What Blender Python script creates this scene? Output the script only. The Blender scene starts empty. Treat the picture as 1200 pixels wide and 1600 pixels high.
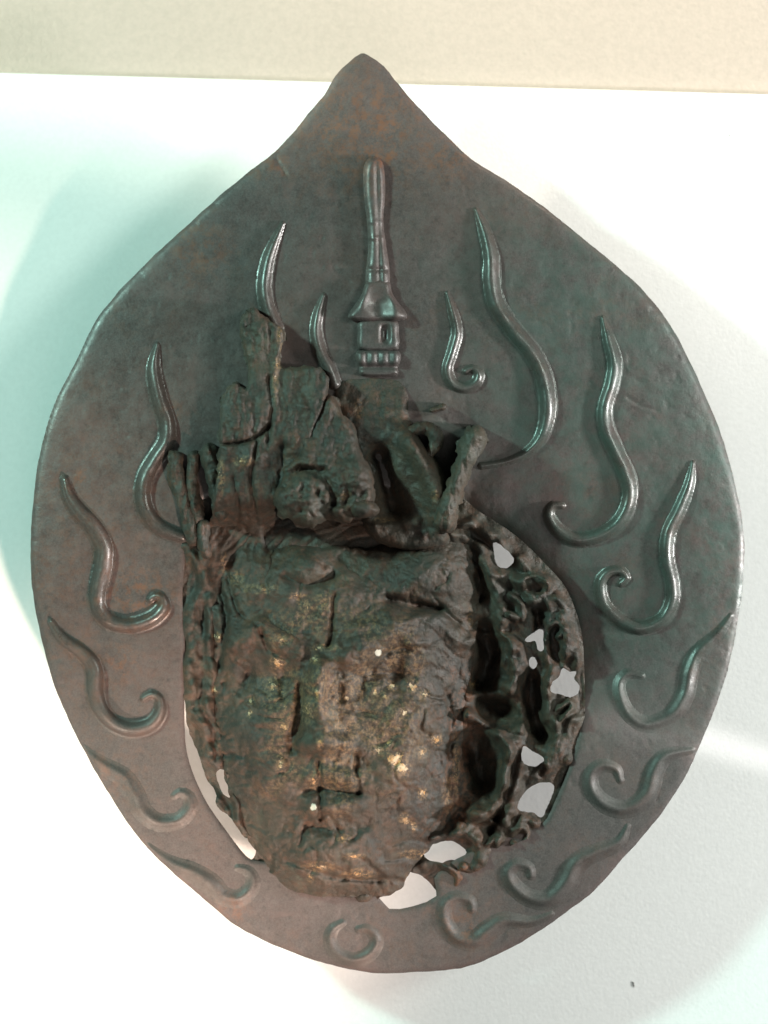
import bpy, math
import numpy as np
from mathutils import Vector

# ------------------------------------------------------------------ scale
S = 0.00025            # one traced unit is a quarter of a millimetre
DIST = 3600.0          # camera to plate plane, in traced units
BOARD_H = -150.0        # front of the white board behind the plate plane
C = bpy.context.scene.collection


def place(x, y, h):
    """traced position + height above the plate plane -> world point (X right, Z up, -Y towards viewer)"""
    k = (DIST - h) / DIST
    return (x - 600.0) * S * k, -h * S, (800.0 - y) * S * k


# ------------------------------------------------------------------ camera
cam_d = bpy.data.cameras.new("camera")
cam = bpy.data.objects.new("camera", cam_d)
C.objects.link(cam)
cam.location = (0, -DIST * S, 0)
cam.rotation_euler = (math.radians(90), 0, 0)
cam_d.sensor_fit = 'VERTICAL'
cam_d.sensor_height = 24
cam_d.lens = 24 / 1600 * DIST
cam_d.clip_start = 0.01
cam_d.clip_end = 50
cam_d.dof.use_dof = True
cam_d.dof.focus_distance = DIST * S - 0.008
cam_d.dof.aperture_fstop = 3.5
bpy.context.scene.camera = cam

# ------------------------------------------------------------------ world and lamps
sc = bpy.context.scene
w = bpy.data.worlds.new("World")
sc.world = w
w.use_nodes = True
w.node_tree.nodes["Background"].inputs[0].default_value = (0.85, 1.0, 0.95, 1)
w.node_tree.nodes["Background"].inputs[1].default_value = 0.08
sc.view_settings.view_transform = 'Standard'
sc.view_settings.look = 'None'
sc.view_settings.exposure = 0
sc.view_settings.gamma = 1


def aim(o, target):
    d = Vector(target) - o.location
    o.rotation_euler = d.to_track_quat('-Z', 'Y').to_euler()


def area(name, loc, target, size, power, col):
    l = bpy.data.lights.new(name, 'AREA')
    l.shape = 'DISK'
    l.size = size
    l.energy = power
    l.color = col
    o = bpy.data.objects.new(name, l)
    C.objects.link(o)
    o.location = loc
    aim(o, target)
    return o


def spot(name, loc, target, ang, blend, power, col, radius=0.02):
    l = bpy.data.lights.new(name, 'SPOT')
    l.spot_size = math.radians(ang)
    l.spot_blend = blend
    l.energy = power
    l.color = col
    l.shadow_soft_size = radius
    o = bpy.data.objects.new(name, l)
    C.objects.link(o)
    o.location = loc
    aim(o, target)
    return o


# cool green case light from the upper left
area("cool_lamp", (-0.95, -0.66, 0.52), (0.0, 0, 0.0), 0.10, 14.5, (0.55, 1.0, 0.88))
# broad pale fill added at the upper right to lift the plate there
area("right_fill_lamp", (0.95, -0.85, 0.35), (0.12, 0, 0.0), 0.30, 6.6, (0.88, 1.0, 0.92))
# weak fill lamp added in front, low down
area("front_fill_lamp", (0.15, -1.5, -1.0), (0.0, 0, 0.0), 0.8, 3.5, (1.0, 0.98, 0.95))
# raking fill added on the right, brightens the board seen through the gaps
spot("side_fill_lamp", (1.15, -0.30, -0.06), place(850, 880, BOARD_H), 46, 0.8, 76, (0.97, 0.96, 0.94), 0.05)
# warm spot lamp from below on the right: lower half of the plaque and board
spot("low_lamp", (0.37, -0.72, -0.93), place(165, 1020, BOARD_H), 10.8, 0.6, 98, (1.0, 0.75, 0.62), 0.04)
# warm spot added low on the left, lights the board behind the slit
spot("left_fill_lamp", (-0.60, -0.44, -0.80), place(140, 1450, BOARD_H), 12.6, 0.35, 44, (1.0, 0.82, 0.68), 0.03)
# two raking spots added, their cone edges shape the light on the board's top
spot("raking_lamp", (-0.90, -0.30, 0.38), (0.017, 0.094, 0.317), 25, 0.22, 42, (1.0, 0.88, 0.74), 0.02)
spot("top_lamp", (0.60, -0.40, 1.10), (0.226, 0.244, 0.433), 42, 0.30, 70, (1.0, 0.84, 0.72), 0.03)

# lamp added to imitate the streak of glass glare across the lower right
st = spot("glare_streak_lamp", (0.62, -1.1, -0.32), place(1130, 1182, 0), 8, 1.0, 24, (1.0, 0.95, 0.95), 0.004)
f_ = (Vector(place(1130, 1182, 0)) - st.location).normalized()
l_ = Vector((0.94, 0, -0.30)); l_ = (l_ - f_ * l_.dot(f_)).normalized()
n_ = (-f_).cross(l_)
from mathutils import Matrix
st.rotation_euler = Matrix((l_, n_, -f_)).transposed().to_euler()
st.scale = (1.0, 0.09, 1.0)

# ------------------------------------------------------------------ numpy helpers


def _hash(ix, iy, seed):
    h = (ix.astype(np.int64) * 374761393 + iy.astype(np.int64) * 668265263 + seed * 974634777) & 0xffffffff
    h = ((h ^ (h >> 13)) * 1274126177) & 0xffffffff
    return (h ^ (h >> 16)) & 0xffffffff


def perlin(x, y, seed=0):
    x0 = np.floor(x); y0 = np.floor(y)
    fx = x - x0; fy = y - y0
    u = fx * fx * fx * (fx * (fx * 6 - 15) + 10)
    v = fy * fy * fy * (fy * (fy * 6 - 15) + 10)

    def g(dx, dy):
        a = _hash(x0 + dx, y0 + dy, seed).astype(np.float64) / 4294967295.0 * 2 * np.pi
        return np.cos(a) * (fx - dx) + np.sin(a) * (fy - dy)
    a = g(0, 0) * (1 - u) + g(1, 0) * u
    b = g(0, 1) * (1 - u) + g(1, 1) * u
    return (a * (1 - v) + b * v) * 1.4


def fbm(x, y, scale, octv=4, seed=0, gain=0.5):
    s = 0; a = 1.0; t = 0
    for k in range(octv):
        f = 2.0 ** k / scale
        s = s + a * perlin(x * f + 17.3 * k, y * f - 9.1 * k, seed + k)
        t += a; a *= gain
    return s / t


def ridged(x, y, scale, octv=4, seed=0, gain=0.5):
    s = 0; a = 1.0; t = 0
    for k in range(octv):
        f = 2.0 ** k / scale
        s = s + a * (1 - np.abs(perlin(x * f + 17.3 * k, y * f - 9.1 * k, seed + k)) * 1.6)
        t += a; a *= gain
    return s / t


def sstep(a, b, x):
    t = np.clip((x - a) / (b - a), 0, 1)
    return t * t * (3 - 2 * t)


def spline(pts, closed=False, step=6.0):
    """Catmull-Rom through the points (extra columns ride along)"""
    p = np.array(pts, float)
    n = len(p)
    out = []
    rng = range(n if closed else n - 1)
    for i in rng:
        if closed:
            a, b, c, d = p[(i - 1) % n], p[i], p[(i + 1) % n], p[(i + 2) % n]
        else:
            a, b, c, d = p[max(i - 1, 0)], p[i], p[i + 1], p[min(i + 2, n - 1)]
        m = max(2, int(np.hypot(*(c - b)[:2]) / step))
        for k in range(m):
            t = k / m
            out.append(0.5 * ((2 * b) + (c - a) * t + (2 * a - 5 * b + 4 * c - d) * t * t + (3 * b - a - 3 * c + d) * t ** 3))
    if not closed:
        out.append(p[-1])
    return np.array(out)


def poly_sdf(X, Y, pts):
    """signed distance to a closed outline, positive inside"""
    sh = X.shape
    x = X.ravel(); y = Y.ravel()
    d2 = np.full(x.shape, 1e18)
    inside = np.zeros(x.shape, bool)
    n = len(pts)
    for i in range(n):
        ax, ay = pts[i][:2]; bx, by = pts[(i + 1) % n][:2]
        ex, ey = bx - ax, by - ay
        L = ex * ex + ey * ey + 1e-12
        t = np.clip(((x - ax) * ex + (y - ay) * ey) / L, 0, 1)
        d2 = np.minimum(d2, (x - ax - t * ex) ** 2 + (y - ay - t * ey) ** 2)
        c = (ay > y) != (by > y)
        if ey != 0:
            inside ^= c & (x < ex * (y - ay) / ey + ax)
    d = np.sqrt(d2)
    return np.where(inside, d, -d).reshape(sh)


def stroke_u(X, Y, pts):
    """distance to a polyline divided by its local radius (pts: x, y, r); also the position along it"""
    sh = X.shape
    x = X.ravel(); y = Y.ravel()
    best = np.full(x.shape, 1e9); along = np.zeros(x.shape)
    n = len(pts)
    for i in range(n - 1):
        ax, ay, ar = pts[i][:3]; bx, by, br = pts[i + 1][:3]
        ex, ey = bx - ax, by - ay
        L = ex * ex + ey * ey + 1e-12
        t = np.clip(((x - ax) * ex + (y - ay) * ey) / L, 0, 1)
        u = np.sqrt((x - ax - t * ex) ** 2 + (y - ay - t * ey) ** 2) / (ar + (br - ar) * t)
        m = u < best
        best = np.where(m, u, best)
        along = np.where(m, (i + t) / (n - 1), along)
    return best.reshape(sh), along.reshape(sh)


def bump(X, Y, pts, step=6.0):
    """rounded stroke profile 1..0"""
    u, _ = stroke_u(X, Y, spline(pts, step=step))
    return np.sqrt(np.clip(1 - u * u, 0, 1))


def soft(X, Y, pts, step=8.0):
    u, _ = stroke_u(X, Y, spline(pts, step=step))
    return np.exp(-u * u * 1.2)


def relief(name, box, step, keep, height, mat, parent, floor=None, back=False, attrs=None):
    """one mesh: the height field over the area where keep > 0, with side walls down to floor"""
    x0, y0, x1, y1 = box
    xs = np.arange(x0 - step * 1.5, x1 + step * 2.5, step)
    ys = np.arange(y0 - step * 1.5, y1 + step * 2.5, step)
    X, Y = np.meshgrid(xs, ys)
    F = keep(X, Y)
    F[0, :] = F[-1, :] = -1; F[:, 0] = F[:, -1] = -1
    F = np.where(np.abs(F) < 1e-6, -1e-6, F)
    H = height(X, Y)
    FL = floor(X, Y) if callable(floor) else np.full(X.shape, float(floor))
    A = attrs(X, Y) if attrs else {}
    names = list(A)
    cols = [X, Y, H, FL] + [A[k] for k in names]
    D = np.stack([c.ravel() for c in cols], 1)
    f = F.ravel()
    nx = len(xs)
    keepn = f > 0
    vid = np.full(f.shape, -1, int)
    vid[keepn] = np.arange(keepn.sum())
    verts = [D[keepn]]
    extra = []
    nv = int(keepn.sum())
    cut = {}

    def cutv(a, b):
        k = (a, b) if a < b else (b, a)
        if k not in cut:
            t = f[a] / (f[a] - f[b])
            extra.append(D[a] + (D[b] - D[a]) * t)
            cut[k] = nv + len(extra) - 1
        return cut[k]
    I, J = np.meshgrid(np.arange(len(ys) - 1), np.arange(nx - 1), indexing='ij')
    a = (I * nx + J).ravel(); b = a + 1; c = a + nx + 1; d = a + nx
    cnt = keepn[a].astype(int) + keepn[b] + keepn[c] + keepn[d]
    full = cnt == 4
    # seen from the viewer (y down) a, d, c, b runs counter-clockwise
    quads = np.stack([vid[a], vid[d], vid[c], vid[b]], 1)[full]
    faces = [tuple(q) for q in quads.tolist()]
    rim = []
    for k in np.nonzero((cnt > 0) & (cnt < 4))[0]:
        for tri in ((a[k], d[k], c[k]), (a[k], c[k], b[k])):
            pol = []; cuts = []
            for m in range(3):
                p, q = int(tri[m]), int(tri[(m + 1) % 3])
                if keepn[p]:
                    pol.append(int(vid[p]))
                if keepn[p] != keepn[q]:
                    cv = cutv(p, q)
                    pol.append(cv); cuts.append((cv, keepn[p]))
            if len(pol) >= 3:
                faces.append(tuple(pol))
            if len(cuts) == 2:
                out = [cv for cv, leaving in cuts if leaving][0]
                inn = [cv for cv, leaving in cuts if not leaving][0]
                rim.append((out, inn))
    V = np.concatenate(verts + ([np.array(extra)] if extra else []), 0)
    n = len(V)
    top = V[:, :3]
    allv = [top]
    rows = [V]
    off = n
    smooth_n = len(faces)
    if back:
        allv.append(np.column_stack([V[:, 0], V[:, 1], V[:, 3]])); rows.append(V)
        faces += [tuple(i + off for i in reversed(fc)) for fc in faces[:smooth_n]]
        smooth_n = len(faces)
        off += n
    # side walls with vertices of their own
    ids = sorted({i for e in rim for i in e})
    m = {i: k for k, i in enumerate(ids)}
    if ids:
        R = V[ids]
        allv.append(R[:, :3]); rows.append(R)
        allv.append(np.column_stack([R[:, 0], R[:, 1], R[:, 3]])); rows.append(R)
        q = len(ids)
        for p, r in rim:
            faces.append((off + m[p], off + q + m[p], off + q + m[r], off + m[r])[::-1])
    P = np.concatenate(allv, 0); R = np.concatenate(rows, 0)
    wx, wy, wz = place(P[:, 0], P[:, 1], P[:, 2])
    me = bpy.data.meshes.new(name)
    me.from_pydata(np.column_stack([wx, wy, wz]).tolist(), [], faces)
    me.polygons.foreach_set('use_smooth', [True] * len(faces))
    for k, nm in enumerate(names):
        at = me.attributes.new(nm, 'FLOAT', 'POINT')
        at.data.foreach_set('value', np.ascontiguousarray(R[:, 4 + k], dtype=np.float32))
    me.materials.append(mat)
    me.update()
    o = bpy.data.objects.new(name, me)
    C.objects.link(o)
    if parent:
        o.parent = parent
        o.matrix_parent_inverse = parent.matrix_basis.inverted()
    return o


# ------------------------------------------------------------------ materials


class NT:
    def __init__(self, name):
        self.m = bpy.data.materials.new(name)
        self.m.use_nodes = True
        self.t = self.m.node_tree
        self.b = self.t.nodes["Principled BSDF"]
        self.co = self.t.nodes.new('ShaderNodeTexCoord').outputs['Object']

    def link(self, a, b):
        self.t.links.new(a, b)

    def noise(self, scale, detail=4, rough=0.6, dist=0.0):
        n = self.t.nodes.new('ShaderNodeTexNoise')
        n.inputs['Scale'].default_value = scale
        n.inputs['Detail'].default_value = detail
        n.inputs['Roughness'].default_value = rough
        n.inputs['Distortion'].default_value = dist
        self.link(self.co, n.inputs['Vector'])
        return n.outputs['Fac']

    def ramp(self, fac, a, b, v0=0.0, v1=1.0):
        r = self.t.nodes.new('ShaderNodeMapRange')
        r.interpolation_type = 'SMOOTHSTEP'
        self.link(fac, r.inputs['Value'])
        r.inputs['From Min'].default_value = a
        r.inputs['From Max'].default_value = b
        r.inputs['To Min'].default_value = v0
        r.inputs['To Max'].default_value = v1
        return r.outputs['Result']

    def math(self, op, a, b):
        n = self.t.nodes.new('ShaderNodeMath')
        n.operation = op
        for i, v in enumerate((a, b)):
            if isinstance(v, (int, float)):
                n.inputs[i].default_value = v
            else:
                self.link(v, n.inputs[i])
        return n.outputs[0]

    def mix(self, fac, a, b):
        n = self.t.nodes.new('ShaderNodeMix')
        n.data_type = 'RGBA'
        for sck, v in ((n.inputs[0], fac), (n.inputs[6], a), (n.inputs[7], b)):
            if isinstance(v, tuple):
                sck.default_value = (*v, 1)
            elif isinstance(v, (int, float)):
                sck.default_value = v
            else:
                self.link(v, sck)
        return n.outputs[2]

    def attr(self, name):
        n = self.t.nodes.new('ShaderNodeAttribute')
        n.attribute_name = name
        return n.outputs['Fac']

    def bump(self, fac, dist, strength=1.0, prev=None):
        n = self.t.nodes.new('ShaderNodeBump')
        n.inputs['Distance'].default_value = dist
        n.inputs['Strength'].default_value = strength
        self.link(fac, n.inputs['Height'])
        if prev is not None:
            self.link(prev, n.inputs['Normal'])
        return n.outputs['Normal']


def iron(name, dark, brown, rough, crust=False):
    n = NT(name)
    col = n.mix(n.ramp(n.noise(22, 5), 0.35, 0.68), dark, brown)
    # fine grain of the corroded skin
    g = n.noise(1500, 3, 0.7)
    col = n.mix(n.ramp(g, 0.34, 0.66, 0.0, 0.55), col, tuple(min(1, c * 1.9) for c in dark))
    col = n.mix(n.ramp(n.noise(420, 4, 0.7), 0.50, 0.72, 0, 0.45), col, tuple(c * 0.42 for c in dark))
    col = n.mix(n.ramp(n.noise(48, 6, 0.72, 0.6), 0.54, 0.66, 0, 0.55), col, tuple(c * 1.25 for c in brown))
    col = n.mix(n.ramp(n.noise(75, 6, 0.75, 0.3), 0.58, 0.70, 0, 0.3), col, tuple(c * 0.6 for c in dark))
    col = n.mix(n.math('MULTIPLY', n.attr('patina_cool_cast'), n.ramp(n.noise(110, 5, 0.7), 0.3, 0.7)), col, (0.066, 0.096, 0.082))
    col = n.mix(n.math('MULTIPLY', n.attr('rust_warm_cast'), n.ramp(n.noise(260, 6, 0.75), 0.42, 0.66)), col, (0.17, 0.075, 0.042))
    if crust:
        col = n.mix(n.ramp(n.noise(90, 6, 0.7, 0.4), 0.56, 0.72, 0, 0.6), col, (0.085, 0.088, 0.066))
        nz = n.math('ADD', n.math('MULTIPLY', n.noise(430, 4, 0.75), 0.9), n.math('MULTIPLY', n.noise(1150, 3, 0.7), 0.6))
        flake = n.ramp(n.math('ADD', n.attr('gild'), nz), 1.18, 1.27)
        gold = n.mix(n.ramp(n.noise(300, 3), 0.4, 0.6), (0.50, 0.27, 0.10), (0.56, 0.43, 0.28))
        col = n.mix(flake, col, gold)
        dust = n.math('MULTIPLY', n.ramp(n.attr('gild'), 0.08, 0.27), n.ramp(n.noise(620, 5, 0.8), 0.44, 0.62, 0, 0.85))
        col = n.mix(dust, col, (0.20, 0.130, 0.072))
        pale = n.ramp(n.math('ADD', n.attr('chalk'), n.math('MULTIPLY', n.noise(800, 3, 0.7), 1.1)), 1.0, 1.15)
        col = n.mix(pale, col, (0.55, 0.54, 0.46))
    n.link(col, n.b.inputs['Base Color'])
    r = n.ramp(n.noise(160, 5, 0.7), 0.3, 0.7, rough - 0.09, rough + 0.12)
    r = n.math('ADD', r, n.math('MULTIPLY', n.attr('worn'), 0.36))
    n.link(r, n.b.inputs['Roughness'])
    n.b.inputs['Metallic'].default_value = 0.0 if crust else 0.12
    n.b.inputs['Specular IOR Level'].default_value = 0.35 if crust else 0.62
    nm = n.bump(n.noise(900, 4, 0.7), 0.00022 if crust else 0.00007)
    nm = n.bump(n.noise(240, 5, 0.65), 0.0009 if crust else 0.00016, 1.0, nm)
    n.link(nm, n.b.inputs['Normal'])
    return n.m


M_PLATE = iron('dark_iron_skin', (0.062, 0.053, 0.050), (0.100, 0.067, 0.061), 0.42)
M_RIDGE = iron('burnished_iron_ridge', (0.054, 0.049, 0.045), (0.082, 0.060, 0.052), 0.33)
M_CRUST = iron('corroded_crust', (0.024, 0.021, 0.017), (0.058, 0.042, 0.029), 0.52, True)

nb = NT('white_paper_board')
nb.link(nb.mix(nb.ramp(nb.noise(500, 4, 0.7), 0.3, 0.7), (0.80, 0.80, 0.785), (0.84, 0.84, 0.825)), nb.b.inputs['Base Color'])
nb.b.inputs['Roughness'].default_value = 0.75
nb.link(nb.bump(nb.noise(700, 5, 0.7), 0.00012), nb.b.inputs['Normal'])
nw = NT('beige_wall_cloth')
nw.link(nw.mix(nw.ramp(nw.noise(330, 5, 0.75), 0.3, 0.7), (0.45, 0.375, 0.325), (0.50, 0.415, 0.36)), nw.b.inputs['Base Color'])
nw.b.inputs['Roughness'].default_value = 0.9
nw.link(nw.bump(nw.noise(520, 5, 0.7), 0.0003), nw.b.inputs['Normal'])

# ------------------------------------------------------------------ wall and board


def slab(name, pts, h0, h1, mat, bevel=0.0006):
    bm_v = [place(x, y, h1) for x, y in pts] + [place(x, y, h0) for x, y in pts]
    n = len(pts)
    fc = [tuple(range(n))[::-1], tuple(range(n, 2 * n))]
    for i in range(n):
        j = (i + 1) % n
        fc.append((i, j, n + j, n + i))
    me = bpy.data.meshes.new(name)
    me.from_pydata(bm_v, [], fc)
    me.materials.append(mat)
    o = bpy.data.objects.new(name, me)
    C.objects.link(o)
    import bmesh
    bm = bmesh.new(); bm.from_mesh(me)
    bmesh.ops.recalc_face_normals(bm, faces=bm.faces)
    bm.to_mesh(me); bm.free()
    if bevel:
        m = o.modifiers.new('bevel', 'BEVEL'); m.width = bevel; m.segments = 3
    return o


wall = slab('wall', [(-4000, -4000), (5200, -4000), (5200, 5600), (-4000, 5600)], BOARD_H - 60, BOARD_H - 18, nw.m, 0)
wall['kind'] = 'structure'
tl = math.atan2(34, 1200)


def on_board(u, v):
    """board coordinates: u along its top edge, v down"""
    return 0 + u * math.cos(tl) - v * math.sin(tl), 114 + u * math.sin(tl) + v * math.cos(tl)


board = slab('backing_board', [on_board(-1400, 0), on_board(2600, 0), on_board(2600, 2600), on_board(-1400, 2600)], BOARD_H - 15, BOARD_H, nb.m)
board['label'] = 'large plain white board behind the dark plaque, its top edge against a beige wall'
board['category'] = 'board'

# ------------------------------------------------------------------ the plaque
plaque = bpy.data.objects.new('leaf_plaque', None)
plaque.empty_display_size = 0.02
C.objects.link(plaque)
plaque.location = place(600, 1521, 0)
plaque['label'] = 'dark corroded leaf-shaped metal plaque with raised flames, a pagoda and a crusted face'
plaque['category'] = 'plaque'
bpy.context.view_layer.update()

OUT = spline([(569, 84), (582, 91), (600, 103), (632, 143), (680, 195), (735, 247), (790, 282), (850, 323), (910, 372), (960, 412),
              (1003, 452), (1035, 490), (1060, 530), (1083, 575), (1105, 625), (1122, 665), (1130, 690), (1143, 735), (1155, 785),
              (1162, 830), (1163, 870), (1160, 920), (1152, 975), (1140, 1035), (1120, 1100), (1100, 1150), (1075, 1205), (1045, 1255),
              (1010, 1300), (970, 1345), (930, 1390), (885, 1425), (850, 1450), (800, 1480), (740, 1508), (700, 1515), (650, 1519),
              (600, 1521), (560, 1517), (510, 1505), (460, 1490), (410, 1468), (370, 1447), (330, 1415), (290, 1380), (250, 1345),
              (210, 1300), (170, 1240), (135, 1180), (110, 1130), (85, 1070), (68, 1010), (55, 950), (48, 890), (48, 840), (52, 780),
              (60, 720), (75, 660), (90, 620), (106, 588), (115, 572), (130, 540), (150, 500), (165, 480), (195, 445), (240, 400),
              (300, 345), (350, 300), (400, 260), (432, 235), (460, 205), (480, 180), (505, 150), (525, 118), (545, 97), (560, 86)], True, 14)
OPEN = spline([(300, 790), (291, 860), (285, 930), (289, 1000), (288, 1090), (292, 1175), (318, 1245), (355, 1300), (385, 1338), (402, 1345),
               (440, 1350), (520, 1360), (590, 1400), (608, 1420), (645, 1416), (682, 1400), (678, 1372), (700, 1350), (728, 1335),
               (760, 1320), (800, 1300), (846, 1288), (868, 1250), (892, 1190), (905, 1130), (906, 1050), (900, 990), (878, 930),
               (845, 890), (800, 845), (745, 810), (700, 780), (560, 760), (420, 760)], True, 14)


def z_plate(X, Y):
    d = np.hypot((X - 600) / 560, (Y - 850) / 720)
    return 34 * (1 - np.clip(d, 0, 1.3) ** 2) + 3.0 * fbm(X, Y, 230, 2, 5)


def plate_h(X, Y, fine=1.0):
    d = np.minimum(poly_sdf(X, Y, OUT), -poly_sdf(X, Y, OPEN))
    z = z_plate(X, Y)
    z = z - 5 * np.exp(-np.clip(d, 0, None) / 3.0) - 3 * np.exp(-np.clip(poly_sdf(X, Y, OUT), 0, None) / 20)
    # small dents and the two pits of the casting
    z = z + fine * 0.9 * fbm(X, Y, 40, 4, 8) - fine * 1.3 * np.clip(fbm(X, Y, 15, 2, 9) - 0.28, 0, 1) * np.clip(1.5 + 3 * fbm(X, Y, 160, 2, 10), 0, 3)
    for px, py, r, h in ((700, 407, 20, -2), (640, 640, 14, -3), (500, 210, 30, -1.5)):
        z = z + h * np.exp(-((X - px) ** 2 + (Y - py) ** 2) / r ** 2)
    # the sheet is sunk towards the opening on the right to deepen the shade
    z = z - 46 * np.exp(-np.clip(-poly_sdf(X, Y, OPEN), 0, None) / 85) * sstep(630, 740, X) * sstep(1180, 960, Y)
    # shallow scratches
    for st in ([(980, 620, 2), (1000, 633, 2), (1028, 642, 2)], [(432, 250, 3), (446, 272, 3)], [(520, 418, 4), (545, 440, 4)]):
        z = z - 1.6 * soft(X, Y, st)
    return z


def plate_attr(X, Y):
    tip = np.exp(-((X - 575) / 110) ** 2 - ((Y - 190) / 95) ** 2)
    rust_warm_cast = 0.9 * tip + 0.22 * np.exp(-((X - 700) / 120) ** 2 - ((Y - 1380) / 110) ** 2)
    rust_warm_cast = rust_warm_cast + 0.5 * np.exp(-((X - 590) / 26) ** 2 - ((Y - 248) / 14) ** 2)
    rust_warm_cast = rust_warm_cast + 0.25 * sstep(330, 120, X) * sstep(500, 800, Y)  # warm light on the lower left, painted in as a reddish tint
    for x, y, s in ((440, 258, 18), (130, 745, 12), (190, 1040, 22), (360, 1425, 25), (270, 640, 14), (395, 250, 30), (700, 250, 34), (300, 380, 50), (230, 930, 40), (730, 1450, 26)):
        rust_warm_cast = rust_warm_cast + 0.6 * np.exp(-((X - x) ** 2 + (Y - y) ** 2) / s ** 2)
    rust_warm_cast = rust_warm_cast + 0.35 * np.clip(fbm(X, Y, 90, 3, 55) + 0.1, 0, 1)
    pat = 0.75 * sstep(560, 900, X) * sstep(1350, 900, Y) * sstep(220, 420, Y)  # patina, with the cool light's green cast painted in on the right
    pat = pat + 0.9 * np.exp(-((X - 1122) / 22) ** 2 - ((Y - 830) / 110) ** 2)
    pat = pat + 0.1 * np.exp(-((X - 400) / 160) ** 2 - ((Y - 420) / 120) ** 2)
    worn = sstep(950, 1230, Y) * (0.75 + 0.5 * fbm(X, Y, 120, 3, 33)) + 0.4 * sstep(300, 180, Y)
    return {'rust_warm_cast': np.clip(rust_warm_cast, 0, 1), 'patina_cool_cast': np.clip(pat, 0, 1), 'worn': np.clip(worn, 0, 1)}


plate = relief('plate', (40, 75, 1172, 1530), 3.0,
               lambda X, Y: np.minimum(poly_sdf(X, Y, OUT) + 1.6 * fbm(X, Y, 34, 3, 23), -poly_sdf(X, Y, OPEN)),
               plate_h, M_PLATE, plaque, floor=lambda X, Y: plate_h(X, Y, 0) - 9, back=True, attrs=plate_attr)

# the flames: x, y, radius along the ridge
FL = [
    [(442, 349, 4), (430, 376, 8), (418, 410, 11), (413, 450, 12), (419, 482, 12), (432, 512, 12)],
    [(506, 461, 4), (497, 490, 8), (494, 520, 10), (501, 550, 11), (515, 577, 11), (524, 600, 10)],
    [(699, 458, 4), (708, 488, 8), (714, 520, 9), (706, 552, 9), (699, 577, 9), (707, 599, 9), (726, 606, 9), (744, 598, 9), (748, 583, 8), (738, 575, 6), (728, 580, 4)],
    [(744, 328, 4), (757, 360, 10), (767, 400, 13), (768, 440, 14), (776, 476, 14), (803, 517, 14), (832, 552, 14), (850, 592, 14), (856, 640, 14), (846, 682, 11), (822, 708, 8), (788, 722, 6), (752, 728, 4)],
    [(942, 497, 4), (951, 530, 10), (960, 568, 12), (956, 600, 12), (945, 637, 12), (948, 672, 13), (964, 708, 13), (981, 748, 13), (983, 782, 13), (968, 815, 13), (938, 836, 12), (900, 843, 12), (872, 828, 11), (858, 806, 10), (864, 790, 8), (878, 790, 6)],
    [(1083, 723, 4), (1077, 757, 9), (1062, 795, 11), (1045, 832, 12), (1042, 870, 12), (1050, 910, 12), (1050, 940, 12), (1034, 968, 12), (1000, 981, 12), (967, 968, 12), (944, 943, 11), (938, 913, 11), (950, 895, 9), (970, 892, 8), (979, 903, 7), (970, 912, 5)],
    [(1142, 962, 5), (1122, 990, 9), (1091, 1020, 12), (1078, 1050, 13), (1071, 1085, 13), (1050, 1117, 13), (1012, 1132, 12), (984, 1117, 11), (970, 1090, 10), (968, 1066, 9), (982, 1052, 8), (1003, 1056, 6)],
    [(1082, 1172, 5), (1041, 1181, 11), (1023, 1204, 14), (1011, 1242, 14), (980, 1264, 13), (946, 1257, 13), (925, 1234, 12), (924, 1209, 11), (941, 1196, 10), (963, 1202, 8), (969, 1219, 6)],
    [(981, 1291, 5), (966, 1317, 10), (929, 1333, 13), (900, 1350, 15), (884, 1381, 16), (859, 1405, 15), (827, 1403, 13), (802, 1384, 12), (794, 1363, 11), (808, 1350, 10), (827, 1356, 8), (830, 1368, 7)],
    [(862, 1428, 5), (830, 1440, 8), (788, 1439, 13), (763, 1455, 16), (742, 1470, 15), (713, 1465, 13), (696, 1442, 12), (695, 1415, 11), (713, 1402, 10), (735, 1408, 9), (738, 1421, 7)],
    [(560, 1452, 6), (576, 1452, 8), (589, 1470, 10), (577, 1491, 11), (553, 1500, 11), (528, 1491, 11), (516, 1472, 10), (520, 1452, 9), (536, 1442, 6)],
    [(246, 538, 4), (240, 575, 11), (248, 620, 14), (261, 660, 14), (260, 690, 14), (243, 716, 13), (227, 746, 14), (223, 775, 14), (231, 803, 14), (252, 826, 13), (282, 838, 11), (305, 842, 10)],
    [(101, 750, 8), (108, 775, 12), (123, 798, 14), (145, 822, 15), (161, 852, 16), (161, 884, 16), (153, 920, 15), (153, 948, 14), (170, 970, 14), (202, 978, 13), (236, 968, 13), (255, 950, 12), (253, 935, 10), (242, 931, 7), (234, 937, 5)],
    [(80, 972, 6), (99, 998, 10), (130, 1021, 13), (147, 1044, 15), (149, 1080, 15), (157, 1107, 14), (177, 1130, 13), (206, 1140, 13), (235, 1133, 12), (250, 1113, 11), (249, 1093, 9), (237, 1085, 7), (224, 1092, 6)],
    [(130, 1171, 7), (160, 1195, 12), (193, 1215, 14), (211, 1243, 15), (223, 1268, 14), (248, 1285, 13), (279, 1282, 12), (297, 1262, 11), (294, 1244, 9), (281, 1238, 7), (272, 1244, 5)],
    [(231, 1323, 6), (265, 1348, 11), (303, 1364, 14), (328, 1381, 16), (347, 1399, 14), (370, 1405, 13), (390, 1392, 12), (395, 1374, 10), (386, 1360, 8), (372, 1356, 6)],
]


def prof(u, k=2.3):
    if k < 2.2:
        return np.exp(-(np.clip(u, 0, 3) / 0.74) ** k)
    # rounded rod with a small fillet at its foot
    return 0.86 * np.clip(1 - (u / 1.02) ** 2, 0, 1) ** 0.7 + 0.14 * np.exp(-(np.clip(u, 0, 3) / 0.95) ** 2)


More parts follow.
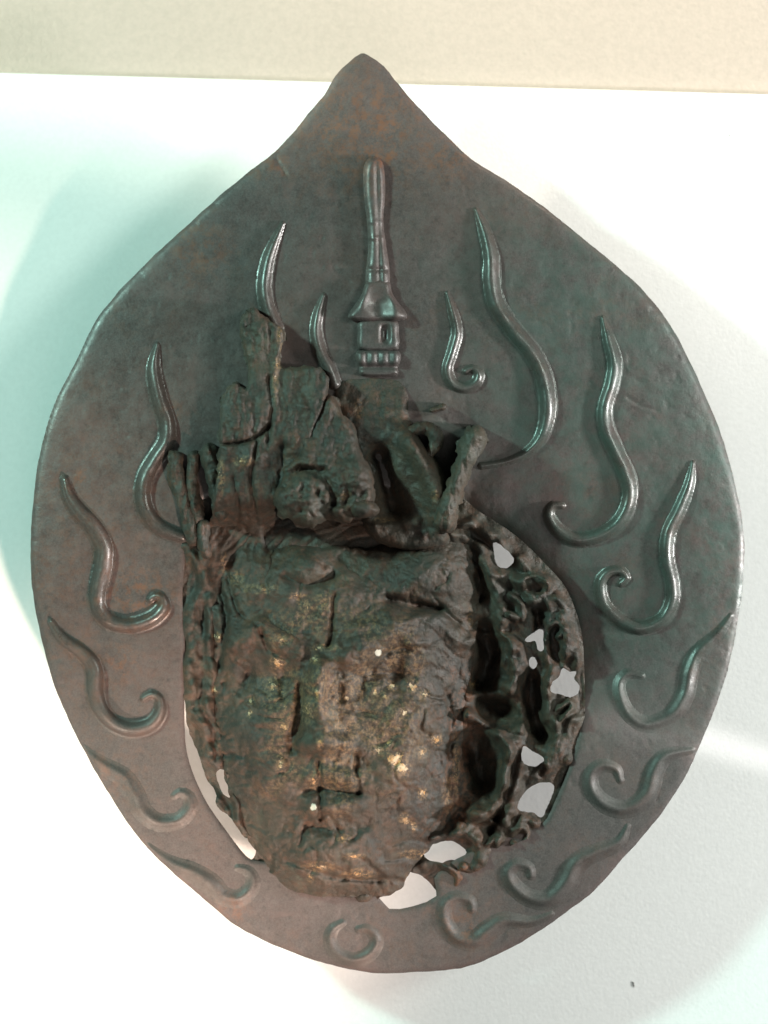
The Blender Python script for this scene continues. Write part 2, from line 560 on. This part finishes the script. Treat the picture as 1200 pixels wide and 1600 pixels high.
for k, fl in enumerate(FL):
    pts = spline([(x, y, max(r * 0.84, 5.0 if i > len(fl) / 2 else 0)) for i, (x, y, r) in enumerate(fl)], step=5)
    bx = (pts[:, 0].min() - 32, pts[:, 1].min() - 32, pts[:, 0].max() + 32, pts[:, 1].max() + 32)
    low = 0.52 if (k in (6, 7, 8, 9, 10, 14, 15)) else 1.0

    def fh(X, Y, pts=pts, low=low):
        u, al = stroke_u(X, Y, pts)
        r = np.interp(al, np.linspace(0, 1, len(pts)), np.convolve(np.pad(pts[:, 2], 2, mode='edge'), np.ones(5) / 5, 'valid'))
        wob = 1 + 0.10 * fbm(X, Y, 30, 2, 31)
        k = sstep(1.0, 1.6, u)
        return plate_h(X, Y, 0.1) * (1 - k) + plate_h(X, Y) * k + low * 1.15 * r * prof(u, 2.0 if low < 1 else 2.3) * wob - 1.6 * sstep(1.25, 1.75, u)

    relief('flame', bx, 1.8, lambda X, Y, pts=pts: np.minimum(1.75 - stroke_u(X, Y, pts)[0], (poly_sdf(X, Y, OUT) - 4) * 0.1), fh,
           M_RIDGE, plaque, floor=lambda X, Y: plate_h(X, Y, 0) - 6, attrs=plate_attr)

# ---- pagoda
pagoda = None


def outline_relief(name, outline, height, mat, parent, step=2.5, edge=6.0, drop=0.0, attrs=plate_attr, floor=None, rough=0.0, seed=3, smooth=10):
    o = spline(outline, True, smooth)
    bx = (o[:, 0].min() - 6, o[:, 1].min() - 6, o[:, 0].max() + 6, o[:, 1].max() + 6)

    def hh(X, Y):
        d = np.clip(poly_sdf(X, Y, o), 0, None)
        e = np.sqrt(np.clip(1 - (1 - np.clip(d / edge, 0, 1)) ** 2, 0, 1))
        return height(X, Y, d) * (drop + (1 - drop) * e) + z_plate(X, Y)
    kp = lambda X, Y: poly_sdf(X, Y, o) + (rough * fbm(X, Y, 22, 3, seed) if rough else 0)
    return relief(name, bx, step, kp, hh, mat, parent, floor=floor or (lambda X, Y: plate_h(X, Y, 0) - 6), attrs=attrs)


roof = outline_relief('pagoda_roof', [(572, 440), (566, 458), (556, 474), (544, 491), (550, 501), (590, 503), (630, 501), (636, 490), (622, 472), (612, 456), (609, 440), (590, 434)],
                      lambda X, Y, d: 15 + 7 * np.exp(-((X - 566) / 9) ** 2) * sstep(500, 460, Y) + 5 * np.exp(-((X - 618) / 9) ** 2) + 4 * sstep(470, 492, Y) - 5 * np.exp(-((X - 592) / 12) ** 2) * sstep(455, 480, Y), M_PLATE, plaque, edge=9)
outline_relief('pagoda_spire', [(568, 262), (575, 248), (584, 244), (594, 248), (600, 262), (602, 300), (599, 345), (603, 380), (608, 415), (609, 444), (598, 452), (574, 452), (571, 430), (575, 390), (573, 345), (568, 300)],
               lambda X, Y, d: 14 + 3 * np.exp(-((Y - 262) / 22) ** 2) + 1.6 * np.exp(-((Y - 347) / 3) ** 2) + 1.6 * np.exp(-((Y - 372) / 3) ** 2) - 3.5 * np.exp(-((Y - 421) / 3) ** 2) - 3 * np.exp(-((X - 590 - (Y - 300) * 0.03) / 3.5) ** 2),
               M_PLATE, plaque, edge=12)
outline_relief('pagoda_tower', [(561, 500), (559, 520), (560, 546), (590, 549), (622, 546), (623, 520), (620, 500), (590, 498)],
               lambda X, Y, d: 12 - 9 * np.exp(-((X - 602) / 7) ** 4) * np.exp(-((Y - 522) / 14) ** 4), M_PLATE, plaque, edge=8, smooth=40)
outline_relief('pagoda_base', [(558, 548), (556, 562), (562, 575), (562, 586), (590, 589), (621, 586), (621, 575), (626, 562), (623, 548), (590, 546)],
               lambda X, Y, d: 11 + 5 * np.abs(np.sin((X - 556) / 70 * math.pi * 4)) * np.exp(-((Y - 559) / 11) ** 4) - 7 * np.exp(-((Y - 573) / 3) ** 2), M_PLATE, plaque, edge=6, smooth=40)

# ---- crust parts


def crust_attr(X, Y):
    rust_warm_cast = 0.25 + 0.35 * fbm(X, Y, 60, 3, 77) + 0.5 * sstep(690, 715, X) * sstep(1000, 1100, Y) * sstep(760, 720, X)
    z = np.zeros(X.shape)
    gild = z - 0.5
    for x, y, rx, ry, s in GOLD:
        gild = np.maximum(gild, (s + 0.07) * np.exp(-((X - x) / (rx * 1.15)) ** 2 - ((Y - y) / (ry * 1.15)) ** 2))
    gild = np.maximum(gild, 0.285 * np.exp(-((X - 535) / 165) ** 4 - ((Y - 1090) / 210) ** 4) * (0.7 + 0.9 * np.clip(fbm(X, Y, 70, 3, 88), -0.3, 0.4)))
    gild = np.where(gild < 0.04, -0.5, gild)
    chalk = z
    for x, y, r in ((591, 1020, 6.5), (490, 1261, 6)):
        chalk = np.maximum(chalk, np.exp(-((X - x) ** 2 + (Y - y) ** 2) / r ** 2))
    pat = 0.35 + 0.6 * fbm(X, Y, 120, 3, 91) + 0.5 * sstep(640, 720, X) * sstep(1060, 900, Y) + 0.3 * sstep(860, 700, Y) + 1.2 * np.exp(-((X - 480) / 34) ** 2 - ((Y - 882) / 24) ** 2) + 0.9 * np.exp(-((X - 465) / 40) ** 2 - ((Y - 785) / 36) ** 2)
    return {'rust_warm_cast': np.clip(rust_warm_cast, 0, 1), 'patina_cool_cast': np.clip(pat, 0, 1) * 0.3, 'gild': gild, 'chalk': chalk}


GOLD = [(433, 1036, 12, 9, .5), (425, 1070, 9, 13, .42), (440, 1080, 8, 8, .42), (492, 1031, 8, 6, .48), (480, 945, 16, 12, .32), (505, 940, 14, 18, .30),
        (465, 932, 14, 6, .42), (405, 920, 30, 8, .34), (370, 905, 12, 12, .32), (440, 1000, 18, 9, .36), (505, 1012, 26, 5, .40), (445, 1135, 10, 12, .45),
        (438, 1190, 6, 16, .42), (618, 1186, 15, 12, .62), (628, 1200, 12, 11, .62), (592, 1172, 14, 8, .44), (608, 1160, 6, 8, .5), (612, 1072, 8, 8, .5), (645, 1072, 9, 9, .5),
        (662, 1085, 9, 7, .46), (632, 1112, 8, 8, .42), (585, 1082, 5, 6, .46), (600, 1088, 8, 6, .42), (543, 1090, 9, 8, .42), (480, 1105, 14, 26, .36),
        (495, 1085, 9, 14, .40), (660, 1175, 7, 9, .46), (682, 1155, 9, 10, .44), (660, 1240, 7, 10, .45), (632, 1280, 8, 10, .42), (645, 1290, 6, 9, .42),
        (535, 1310, 12, 6, .44), (555, 1338, 14, 5, .42), (500, 1355, 26, 8, .34), (560, 1365, 26, 8, .34), (490, 1222, 7, 14, .42), (500, 1160, 5, 10, .5),
        (535, 1140, 36, 28, .26), (600, 1130, 60, 50, .22), (640, 1040, 30, 30, .20), (485, 1370, 5, 8, .42), (335, 1078, 5, 5, .5), (392, 1095, 6, 6, .46),
        (390, 1115, 5, 6, .42), (340, 995, 8, 7, .4), (350, 880, 6, 16, .3), (560, 640, 8, 20, .2), (540, 775, 10, 8, .3), (345, 745, 6, 26, .36),
        (380, 720, 16, 8, .34), (430, 600, 5, 30, .3), (433, 570, 6, 10, .4), (437, 530, 5, 20, .34), (680, 775, 6, 8, .4), (600, 812, 16, 4, .34), (735, 965, 4, 14, .36),
        (740, 1070, 6, 6, .5), (712, 1200, 6, 50, .30), (700, 1240, 10, 30, .26), (650, 1335, 26, 8, .30), (637, 1380, 5, 14, .42)]

HEAD = spline([(330, 905), (318, 960), (322, 1020), (332, 1100), (346, 1190), (366, 1265), (392, 1318), (412, 1345), (436, 1378), (470, 1396), (530, 1401), (600, 1399),
               (630, 1385), (642, 1358), (668, 1330), (692, 1300), (712, 1240), (722, 1160), (728, 1090), (738, 1030), (746, 970), (748, 905), (742, 850), (700, 815),
               (600, 800), (500, 800), (400, 800), (345, 840)], True, 14)


def head_h(X, Y):
    wx = X + 14 * fbm(X, Y, 50, 3, 41); wy = Y + 14 * fbm(X, Y, 50, 3, 42)
    d = np.clip(poly_sdf(X, Y, HEAD), 0, None)
    z = 10 + 54 * (1 - np.exp(-d / 55)) + 44 * np.exp(-((X - 525) / 160) ** 2 - ((Y - 1120) / 230) ** 2)
    # nose, brows, sunken eyes, cheeks, lips and chin of the worn face
    z = z + 33 * soft(wx, wy, [(500, 1045, 17), (497, 1100, 21), (503, 1150, 29)]) + 13 * soft(wx, wy, [(470, 1162, 15), (500, 1168, 20), (532, 1160, 15)])
    z = z + 20 * soft(wx, wy, [(362, 1002, 20), (412, 990, 24), (468, 1018, 22)])
    z = z + 20 * soft(wx, wy, [(660, 1006, 20), (600, 996, 24), (540, 1022, 20)])
    z = z - 26 * soft(wx, wy, [(392, 1058, 22), (440, 1066, 24)]) - 19 * soft(wx, wy, [(566, 1064, 20), (616, 1058, 22)])
    z = z + 11 * soft(wx, wy, [(408, 1064, 13), (428, 1068, 12)]) + 10 * soft(wx, wy, [(578, 1066, 13), (596, 1064, 12)])
    z = z + 18 * soft(wx, wy, [(640, 1130, 46), (612, 1205, 40)])
    z = z + 16 * soft(wx, wy, [(396, 1140, 40), (420, 1215, 36)])
    z = z + 15 * soft(wx, wy, [(484, 1214, 13), (505, 1206, 17), (526, 1210, 17), (552, 1216, 13)]) - 9 * soft(wx, wy, [(478, 1238, 6), (515, 1233, 7), (556, 1240, 6)])
    z = z + 13 * soft(wx, wy, [(480, 1258, 14), (520, 1264, 18), (566, 1258, 14)]) - 5 * soft(wx, wy, [(480, 1288, 11), (520, 1294, 12), (575, 1288, 11)])
    z = z + 20 * soft(wx, wy, [(490, 1335, 34), (545, 1338, 34)])
    # forehead: flat band with a ragged lower lip
    z = z + 5 * sstep(945, 912, wy) * sstep(350, 400, X) * sstep(650, 570, X) - 0.42 * np.clip(925 - wy, 0, 90) * sstep(680, 600, X)
    z = z + 30 * soft(X, Y, [(474, 882, 24), (490, 882, 24)]) - 8 * soft(X, Y, [(444, 900, 6), (480, 914, 6), (520, 898, 6)])
    # right temple, a darker lump under a ledge
    z = z + 16 * soft(wx, wy, [(650, 890, 46), (710, 900, 40)]) - 26 * soft(X, Y, [(606, 936, 9), (640, 944, 11), (685, 952, 6)])
    z = z + 15 * soft(wx, wy, [(615, 968, 16), (670, 975, 18), (735, 1000, 22)])
    z = z - 8 * soft(X, Y, [(690, 950, 5), (715, 975, 5)])
    # grooves
    for st, dp in (([(470, 1072, 6), (468, 1110, 9), (460, 1168, 11)], 17), ([(529, 1070, 4), (532, 1092, 7)], 9), ([(497, 1190, 3), (500, 1240, 4), (499, 1280, 3)], 9),
                   ([(551, 1178, 4), (557, 1210, 5), (560, 1240, 4)], 10), ([(522, 930, 4), (520, 980, 5), (515, 1010, 4)], 9), ([(405, 985, 4), (425, 1018, 5), (450, 1030, 4)], 8),
                   ([(340, 900, 5), (352, 960, 5), (345, 1040, 6)], 10), ([(356, 905, 4), (372, 960, 4)], 7), ([(345, 1180, 5), (360, 1180, 6)], 8),
                   ([(580, 1050, 6), (605, 1020, 5), (660, 1012, 5)], 7), ([(475, 1290, 4), (470, 1320, 4)], 7), ([(660, 1110, 4), (655, 1140, 4), (670, 1150, 4)], 6),
                   ([(700, 1080, 4), (706, 1150, 4), (700, 1250, 4)], 7), ([(450, 1345, 5), (530, 1372, 5), (625, 1376, 5)], 8), ([(560, 1110, 4), (590, 1120, 4)], 5)):
        z = z - dp * soft(X * 0.45 + wx * 0.55, Y, st)
    vx = X + 26 * fbm(X, Y, 70, 4, 64); vy = Y + 26 * fbm(X, Y, 70, 4, 65)
    z = z + 13 * (fbm(vx, vy, 85, 3, 60, 0.5)) + 4.5 * (ridged(vx, vy * 1.5, 46, 3, 66, .5) - .6)
    # creases: thin valleys where the warped noise crosses zero
    for sc_, dp, sd in ((70, 4.6, 67), (40, 2.8, 68), (24, 2.0, 69)):
        z = z - dp * np.exp(-(perlin(vx / sc_, vy / sc_ * 1.25, sd) / 0.075) ** 2) * np.clip(0.5 + 1.4 * fbm(X, Y, 60, 2, sd + 9), 0, 1)
    rough_ = np.clip(0.45 + 1.5 * fbm(X, Y, 75, 2, 70), 0.1, 1)
    z = z + rough_ * (3.6 * fbm(X, Y, 15, 4, 61, 0.65) + 1.5 * (ridged(X, Y, 9, 2, 63) - 0.5))
    # recess under the top lump
    z = z - 46 * sstep(862, 836, wy) * sstep(405, 430, X) * sstep(600, 575, X)
    return z


head = relief('face', (310, 795, 756, 1408), 2.2, lambda X, Y: poly_sdf(X, Y, HEAD) + 5 * fbm(X, Y, 26, 3, 12), head_h, M_CRUST, plaque,
              floor=lambda X, Y: z_plate(X, Y) - 26, attrs=crust_attr)

# ---- openwork of tangled locks round the face, with its gaps
HOLES = [
    [(770, 848), (783, 852), (803, 872), (798, 884), (788, 888), (776, 884), (773, 868)],
    [(820, 1000), (836, 987), (848, 985), (849, 1014), (842, 1016), (836, 1002), (828, 1004)],
    [(828, 1028), (834, 1027), (839, 1038), (835, 1046), (829, 1044), (826, 1036)],
    [(880, 1043), (890, 1049), (900, 1049), (897, 1060), (905, 1070), (903, 1084), (890, 1090), (876, 1085), (861, 1080), (863, 1066), (872, 1058)],
    [(818, 1166), (832, 1173), (846, 1180), (850, 1188), (838, 1197), (825, 1196), (815, 1188)],
    [(822, 1234), (845, 1223), (862, 1224), (866, 1234), (856, 1260), (846, 1278), (832, 1270), (818, 1268), (808, 1262)],
    [(664, 1324), (686, 1316), (704, 1314), (722, 1322), (729, 1332), (720, 1341), (698, 1345), (690, 1348), (672, 1345), (662, 1335)],
    [(590, 1404), (612, 1398), (626, 1385), (634, 1366), (645, 1363), (668, 1376), (683, 1398), (672, 1408), (652, 1416), (620, 1421), (596, 1424)],
    [(282, 1090), (289, 1100), (293, 1135), (310, 1180), (322, 1215), (336, 1236), (340, 1260), (364, 1282), (382, 1308), (398, 1314), (400, 1330), (393, 1344), (376, 1338), (340, 1300), (308, 1252), (286, 1180)],
    [(338, 1206), (352, 1204), (356, 1222), (364, 1238), (358, 1246), (345, 1236)],
]
HOLES = [spline(h, True, 5) for h in HOLES]
LOCKS = [  # x, y, r ; height
    ([(818, 905, 6), (838, 898, 6), (850, 912, 6), (842, 928, 6), (826, 926, 5)], 26), ([(860, 990, 6), (872, 975, 6), (886, 985, 6), (880, 1002, 5)], 24),
    ([(868, 1105, 6), (884, 1098, 6), (892, 1112, 6), (880, 1126, 5)], 22), ([(800, 930, 6), (818, 945, 6), (812, 965, 6), (796, 962, 5)], 24),
    ([(752, 1318, 6), (770, 1308, 6), (778, 1290, 6), (764, 1282, 5)], 22), ([(805, 1300, 7), (822, 1296, 7), (832, 1306, 7), (822, 1318, 6), (808, 1314, 6)], 22),
    ([(715, 812, 10), (770, 835, 12), (815, 880, 13), (860, 925, 13), (890, 985, 12), (898, 1040, 10)], 20),
    ([(700, 830, 12), (745, 855, 14), (765, 890, 14), (800, 905, 14), (835, 930, 14), (850, 975, 12)], 22),
    ([(760, 900, 14), (785, 940, 14), (775, 985, 12), (805, 1010, 12), (815, 1055, 13)], 16),
    ([(850, 920, 9), (862, 965, 10), (855, 1010, 9), (868, 1040, 9), (850, 1075, 10), (852, 1120, 12)], 18),
    ([(878, 960, 9), (890, 1010, 8), (882, 1040, 8)], 16),
    ([(765, 990, 10), (790, 1020, 11), (780, 1060, 12), (800, 1085, 12), (815, 1120, 14), (845, 1150, 14), (880, 1180, 14)], 18),
    ([(732, 1118, 8), (765, 1132, 9), (792, 1160, 10), (793, 1200, 10), (772, 1245, 12), (738, 1278, 13)], 40),
    ([(748, 985, 8), (780, 990, 8), (800, 1010, 8), (803, 1045, 8), (790, 1075, 8)], 24),
    ([(730, 1090, 7), (760, 1078, 8), (795, 1090, 8), (815, 1120, 9), (812, 1150, 9)], 26),
    ([(795, 1150, 11), (812, 1175, 11), (808, 1215, 12), (795, 1250, 13), (790, 1290, 12), (780, 1310, 10)], 26),
    ([(850, 1110, 12), (872, 1135, 12), (868, 1170, 12), (850, 1205, 11), (826, 1212, 10)], 18),
    ([(860, 1195, 12), (880, 1170, 12), (900, 1130, 10)], 16),
    ([(715, 1290, 14), (745, 1265, 14), (770, 1240, 13)], 20),
    ([(708, 1300, 12), (735, 1302, 14), (755, 1325, 15), (745, 1345, 12), (725, 1350, 9)], 22),
    ([(790, 1300, 15), (815, 1285, 17), (835, 1290, 14)], 24),
    ([(650, 1355, 12), (690, 1355, 12), (715, 1372, 12), (700, 1395, 10)], 14),
    ([(670, 1310, 10), (700, 1300, 10)], 14),
    ([(298, 860, 14), (315, 910, 15), (302, 960, 14), (312, 1010, 14), (300, 1060, 13), (312, 1120, 13), (325, 1180, 13), (338, 1200, 11)], 16),
    ([(328, 850, 12), (318, 900, 12), (332, 960, 12), (325, 1040, 12), (330, 1120, 12), (345, 1190, 11), (362, 1240, 11), (372, 1280, 11), (398, 1330, 12)], 18),
    ([(335, 1240, 11), (352, 1268, 12), (370, 1285, 10)], 14),
    ([(560, 1405, 14), (590, 1412, 12)], 8),
]
ROUND = spline([(292, 780), (280, 860), (276, 930), (279, 1000), (279, 1090), (283, 1180), (308, 1252), (345, 1306), (375, 1347), (400, 1358), (420, 1385), (460, 1412),
                (540, 1420), (600, 1432), (660, 1428), (700, 1412), (735, 1385), (765, 1345), (805, 1318), (852, 1298), (876, 1255), (900, 1192), (913, 1130), (913, 1050),
                (908, 985), (886, 922), (853, 882), (806, 837), (750, 800), (700, 770), (560, 760), (420, 760)], True, 14)


def locks_h(X, Y):
    wx = X + 20 * fbm(X, Y, 80, 2, 141); wy = Y + 20 * fbm(X, Y, 80, 2, 142)
    cx, cy = wx - 590, wy - 1080
    rr = np.hypot(cx, cy * 0.86); th = np.arctan2(cy, cx)
    base = z_plate(X, Y)
    acc = np.exp((-16 + 18 * (ridged(rr / 30 + 3.1, th * 2.4, 1.0, 2, 150) - 0.6)) / 5.0)
    for st, h in LOCKS:
        st = [(x, y, r * 1.25) for x, y, r in st]
        u, _ = stroke_u(X + 0.8 * (wx - X), Y + 0.8 * (wy - Y), spline(st, step=7))
        acc = acc + np.exp((-26 + (h + 26) * np.exp(-u * u * 0.9) * (0.8 + 0.5 * fbm(X, Y, 30, 2, 160))) / 5.0)
    z = base + 5.0 * np.log(acc)
    # deep hollows
    for st, dp in (([(758, 990, 20), (770, 1030, 24), (752, 1070, 26)], 60), ([(790, 1105, 24), (765, 1110, 24)], 50), ([(745, 1165, 26), (755, 1215, 24)], 44), ([(842, 955, 10), (846, 985, 9)], 44), ([(828, 1062, 13), (828, 1110, 18), (848, 1150, 14)], 44), ([(735, 870, 16), (748, 930, 14)], 26),
                   ([(845, 1140, 14)] * 2, 16), ([(775, 1130, 10)] * 2, 12), ([(774, 1270, 6), (768, 1300, 6)], 20), ([(845, 1210, 5), (852, 1200, 5)], 12)):
        z = z - dp * soft(X * 0.45 + wx * 0.55, Y, st)
    z = z - 5 * np.exp(-(perlin(rr / 17, th * 3.0, 171) / 0.10) ** 2) * 0.5
    return z + 2.2 * fbm(X, Y, 20, 4, 170, 0.6)


def locks_keep(X, Y):
    k = poly_sdf(X, Y, ROUND)
    for h in HOLES:
        k = np.minimum(k, -poly_sdf(X, Y, h) + 2.6 * fbm(X, Y, 16, 3, 19))
    return k


relief('openwork', (270, 755, 920, 1436), 2.4, locks_keep, lambda X, Y: np.minimum(locks_h(X, Y), 300), M_CRUST, plaque,
       floor=lambda X, Y: np.where(poly_sdf(X, Y, OPEN) < 12, np.minimum(plate_h(X, Y, 0) - 6, locks_h(X, Y) - 8), np.minimum(z_plate(X, Y) - 16, locks_h(X, Y) - 8)), attrs=crust_attr)


# ---- broken pieces above the face
def grain(X, Y, sx, sy, seed, amp):
    return amp * (ridged(X / sx, Y / sy, 1.0, 4, seed, 0.6) - 0.6)


def slab_top(X, Y, d):
    z = 50 + 16 * sstep(560, 660, Y) + grain(X + 12 * fbm(X, Y, 60, 3, 205), Y, 24, 170, 201, 9) + 7 * fbm(X, Y, 26, 4, 202, .6)
    z = z + 9 * fbm(X, Y * .6, 70, 3, 203)
    z = z - 14 * soft(X, Y, [(345, 694, 2), (372, 692, 3), (400, 683, 3), (420, 666, 4)]) - 7 * soft(X, Y, [(420, 590, 4), (424, 640, 4), (418, 690, 4)])
    z = z - 10 * soft(X, Y, [(402, 690, 3), (392, 740, 4), (398, 800, 3)]) + 8 * soft(X, Y, [(385, 715, 14), (410, 710, 12)])
    z = z - 12 * soft(X, Y, [(440, 700, 8), (436, 760, 10)]) - 9 * soft(X, Y, [(365, 745, 3), (372, 800, 4), (362, 850, 4)])
    k = sstep(770, 860, Y)
    return z * (1 - k) + (head_h(X, Y) - z_plate(X, Y) + 4 * sstep(905, 880, Y) + grain(X, Y, 22, 120, 206, 6) * (1 - sstep(860, 900, Y))) * k


outline_relief('broken_slab', [(334, 898), (326, 850), (330, 800), (340, 720), (344, 640), (354, 606), (372, 596), (384, 606), (388, 580), (380, 540), (374, 505), (396, 478), (414, 496), (438, 508), (446, 530), (436, 560),
                               (446, 574), (500, 572), (514, 590), (510, 625), (496, 660), (484, 700), (470, 740), (450, 780), (430, 800), (424, 850), (420, 905), (370, 900)],
               slab_top, M_CRUST, plaque, edge=5, attrs=crust_attr, rough=8, drop=0.6, smooth=24)
outline_relief('rocky_lump', [(520, 616), (534, 640), (556, 668), (564, 700), (580, 730), (588, 762), (584, 792), (560, 800), (548, 816), (512, 814), (490, 824), (455, 816), (434, 804), (424, 776), (436, 752), (440, 728), (462, 712), (470, 676), (488, 652), (504, 622)],
               lambda X, Y, d: 62 + 30 * sstep(640, 770, Y) + 12 * fbm(X, Y, 36, 4, 211, .6) + (10 * (ridged(X, Y, 30, 4, 212, .6) - .6) + 7 * fbm(X, Y, 13, 3, 217)) * sstep(690, 765, Y)
               + 20 * soft(X, Y, [(462, 776, 26), (478, 780, 28)]) - 13 * soft(X, Y, [(428, 750, 6), (470, 733, 7), (512, 752, 7), (520, 790, 6)]) + 9 * soft(X, Y, [(530, 760, 16), (556, 750, 14)]) + 9 * soft(X, Y, [(505, 790, 9)] * 2) + 8 * soft(X, Y, [(527, 797, 8)] * 2)
               - 13 * soft(X, Y, [(495, 772, 7), (515, 806, 9)]) - 9 * soft(X, Y, [(540, 784, 6)] * 2) - 12 * soft(X, Y, [(445, 760, 6), (470, 735, 6), (505, 735, 5)]) + 3 * fbm(X, Y, 9, 3, 213),
               M_CRUST, plaque, edge=15, attrs=crust_attr, rough=11, drop=0.35)
outline_relief('pebble', [(545, 790), (560, 778), (582, 782), (594, 796), (586, 806), (566, 810), (550, 806)],
               lambda X, Y, d: 104 + 4 * fbm(X, Y, 14, 3, 214), M_CRUST, plaque, edge=14, attrs=crust_attr, rough=2, drop=0.7)
outline_relief('broken_neck', [(528, 600), (560, 592), (610, 592), (634, 606), (640, 650), (660, 690), (690, 730), (704, 770), (700, 812), (700, 850), (640, 860), (580, 840), (560, 790), (540, 740), (530, 690), (522, 640)],
               lambda X, Y, d: 3 + 20 * sstep(592, 660, Y) + 18 * sstep(640, 720, Y) + 9 * fbm(X, Y, 34, 4, 221, .6) * sstep(590, 640, Y) - 44 * soft(X, Y, [(592, 715, 20), (604, 750, 16), (612, 795, 24)])
               + 30 * soft(X, Y, [(640, 690, 18), (672, 745, 20), (690, 800, 22)]) + 10 * soft(X, Y, [(590, 822, 8), (620, 818, 8), (650, 815, 10)]),
               M_CRUST, plaque, edge=14, attrs=crust_attr, rough=4, drop=0.1)


def tube_relief(name, pts, base, rise, seed=1, rough=5.0, keep=1.0, wob=0.55):
    p = spline(pts, step=5)
    r = p[:, 2].max() + 6
    bx = (p[:, 0].min() - r, p[:, 1].min() - r, p[:, 0].max() + r, p[:, 1].max() + r)

    def hh(X, Y):
        u, _ = stroke_u(X, Y, p)
        return z_plate(X, Y) + base + rise * np.clip(1 - (u / 1.12) ** 2, 0, 1) ** 0.65 + rough * (1.4 * fbm(X, Y, 26, 4, seed, 0.6) + 1.2 * (ridged(X / 9, Y / 40, 1.0, 2, seed + 2) - 0.6))
    return relief(name, bx, 2.2, lambda X, Y: keep - stroke_u(X, Y, p)[0] + wob * fbm(X, Y, 18, 3, seed + 5), hh, M_CRUST, plaque,
                  floor=lambda X, Y: plate_h(X, Y, 0) - 6, attrs=crust_attr)


tube_relief('stub', [(273, 716, 13), (276, 745, 14), (284, 775, 13), (293, 805, 12), (300, 840, 12)], 8, 20, 301)
tube_relief('stub', [(303, 712, 9), (299, 750, 11), (303, 785, 12), (310, 812, 11)], 8, 18, 302)
tube_relief('stub', [(327, 706, 14), (333, 735, 14), (340, 770, 13), (345, 800, 13)], 16, 26, 303)
tube_relief('stub', [(318, 822, 11), (316, 845, 11), (322, 865, 9)], 10, 20, 304)
tube_relief('stub', [(741, 684, 19), (733, 706, 20), (724, 728, 15), (714, 755, 15), (702, 785, 18), (694, 815, 18)], 46, 36, 305)
tube_relief('curled_loop', [(645, 672, 9), (664, 668, 11), (679, 680, 12), (678, 700, 10), (668, 712, 8)], 24, 18, 306)
tube_relief('nail', [(674, 641, 3.5), (690, 637, 4.5), (692, 636, 6)], 18, 8, 307, 0.5, 1.0, 0.1)
# peg that carries the plaque on the board, behind the pagoda
peg = slab('mount_peg', [(590 + 12 * math.cos(a * math.pi / 6), 420 + 12 * math.sin(a * math.pi / 6)) for a in range(12)], BOARD_H + 0.5, 2, M_PLATE, 0)
peg.parent = plaque
peg.matrix_parent_inverse = plaque.matrix_basis.inverted()

# ---- two specks of lint on the board
for (x, y, dx, dy, lab) in ((1140, 212, 2, 1, 'tiny grey speck on the white board right of the plaque tip'),
                            (990, 1538, 1.3, 4.5, 'tiny dark fibre on the white board below the plaque at right')):
    o = slab('lint', [(x - dx, y - dy), (x + dx * .2, y - dy * .6), (x + dx, y + dy), (x - dx * .3, y + dy * .5)], BOARD_H + 0.3, BOARD_H + 1.2, M_CRUST, 0)
    o['label'] = lab
    o['category'] = 'lint'
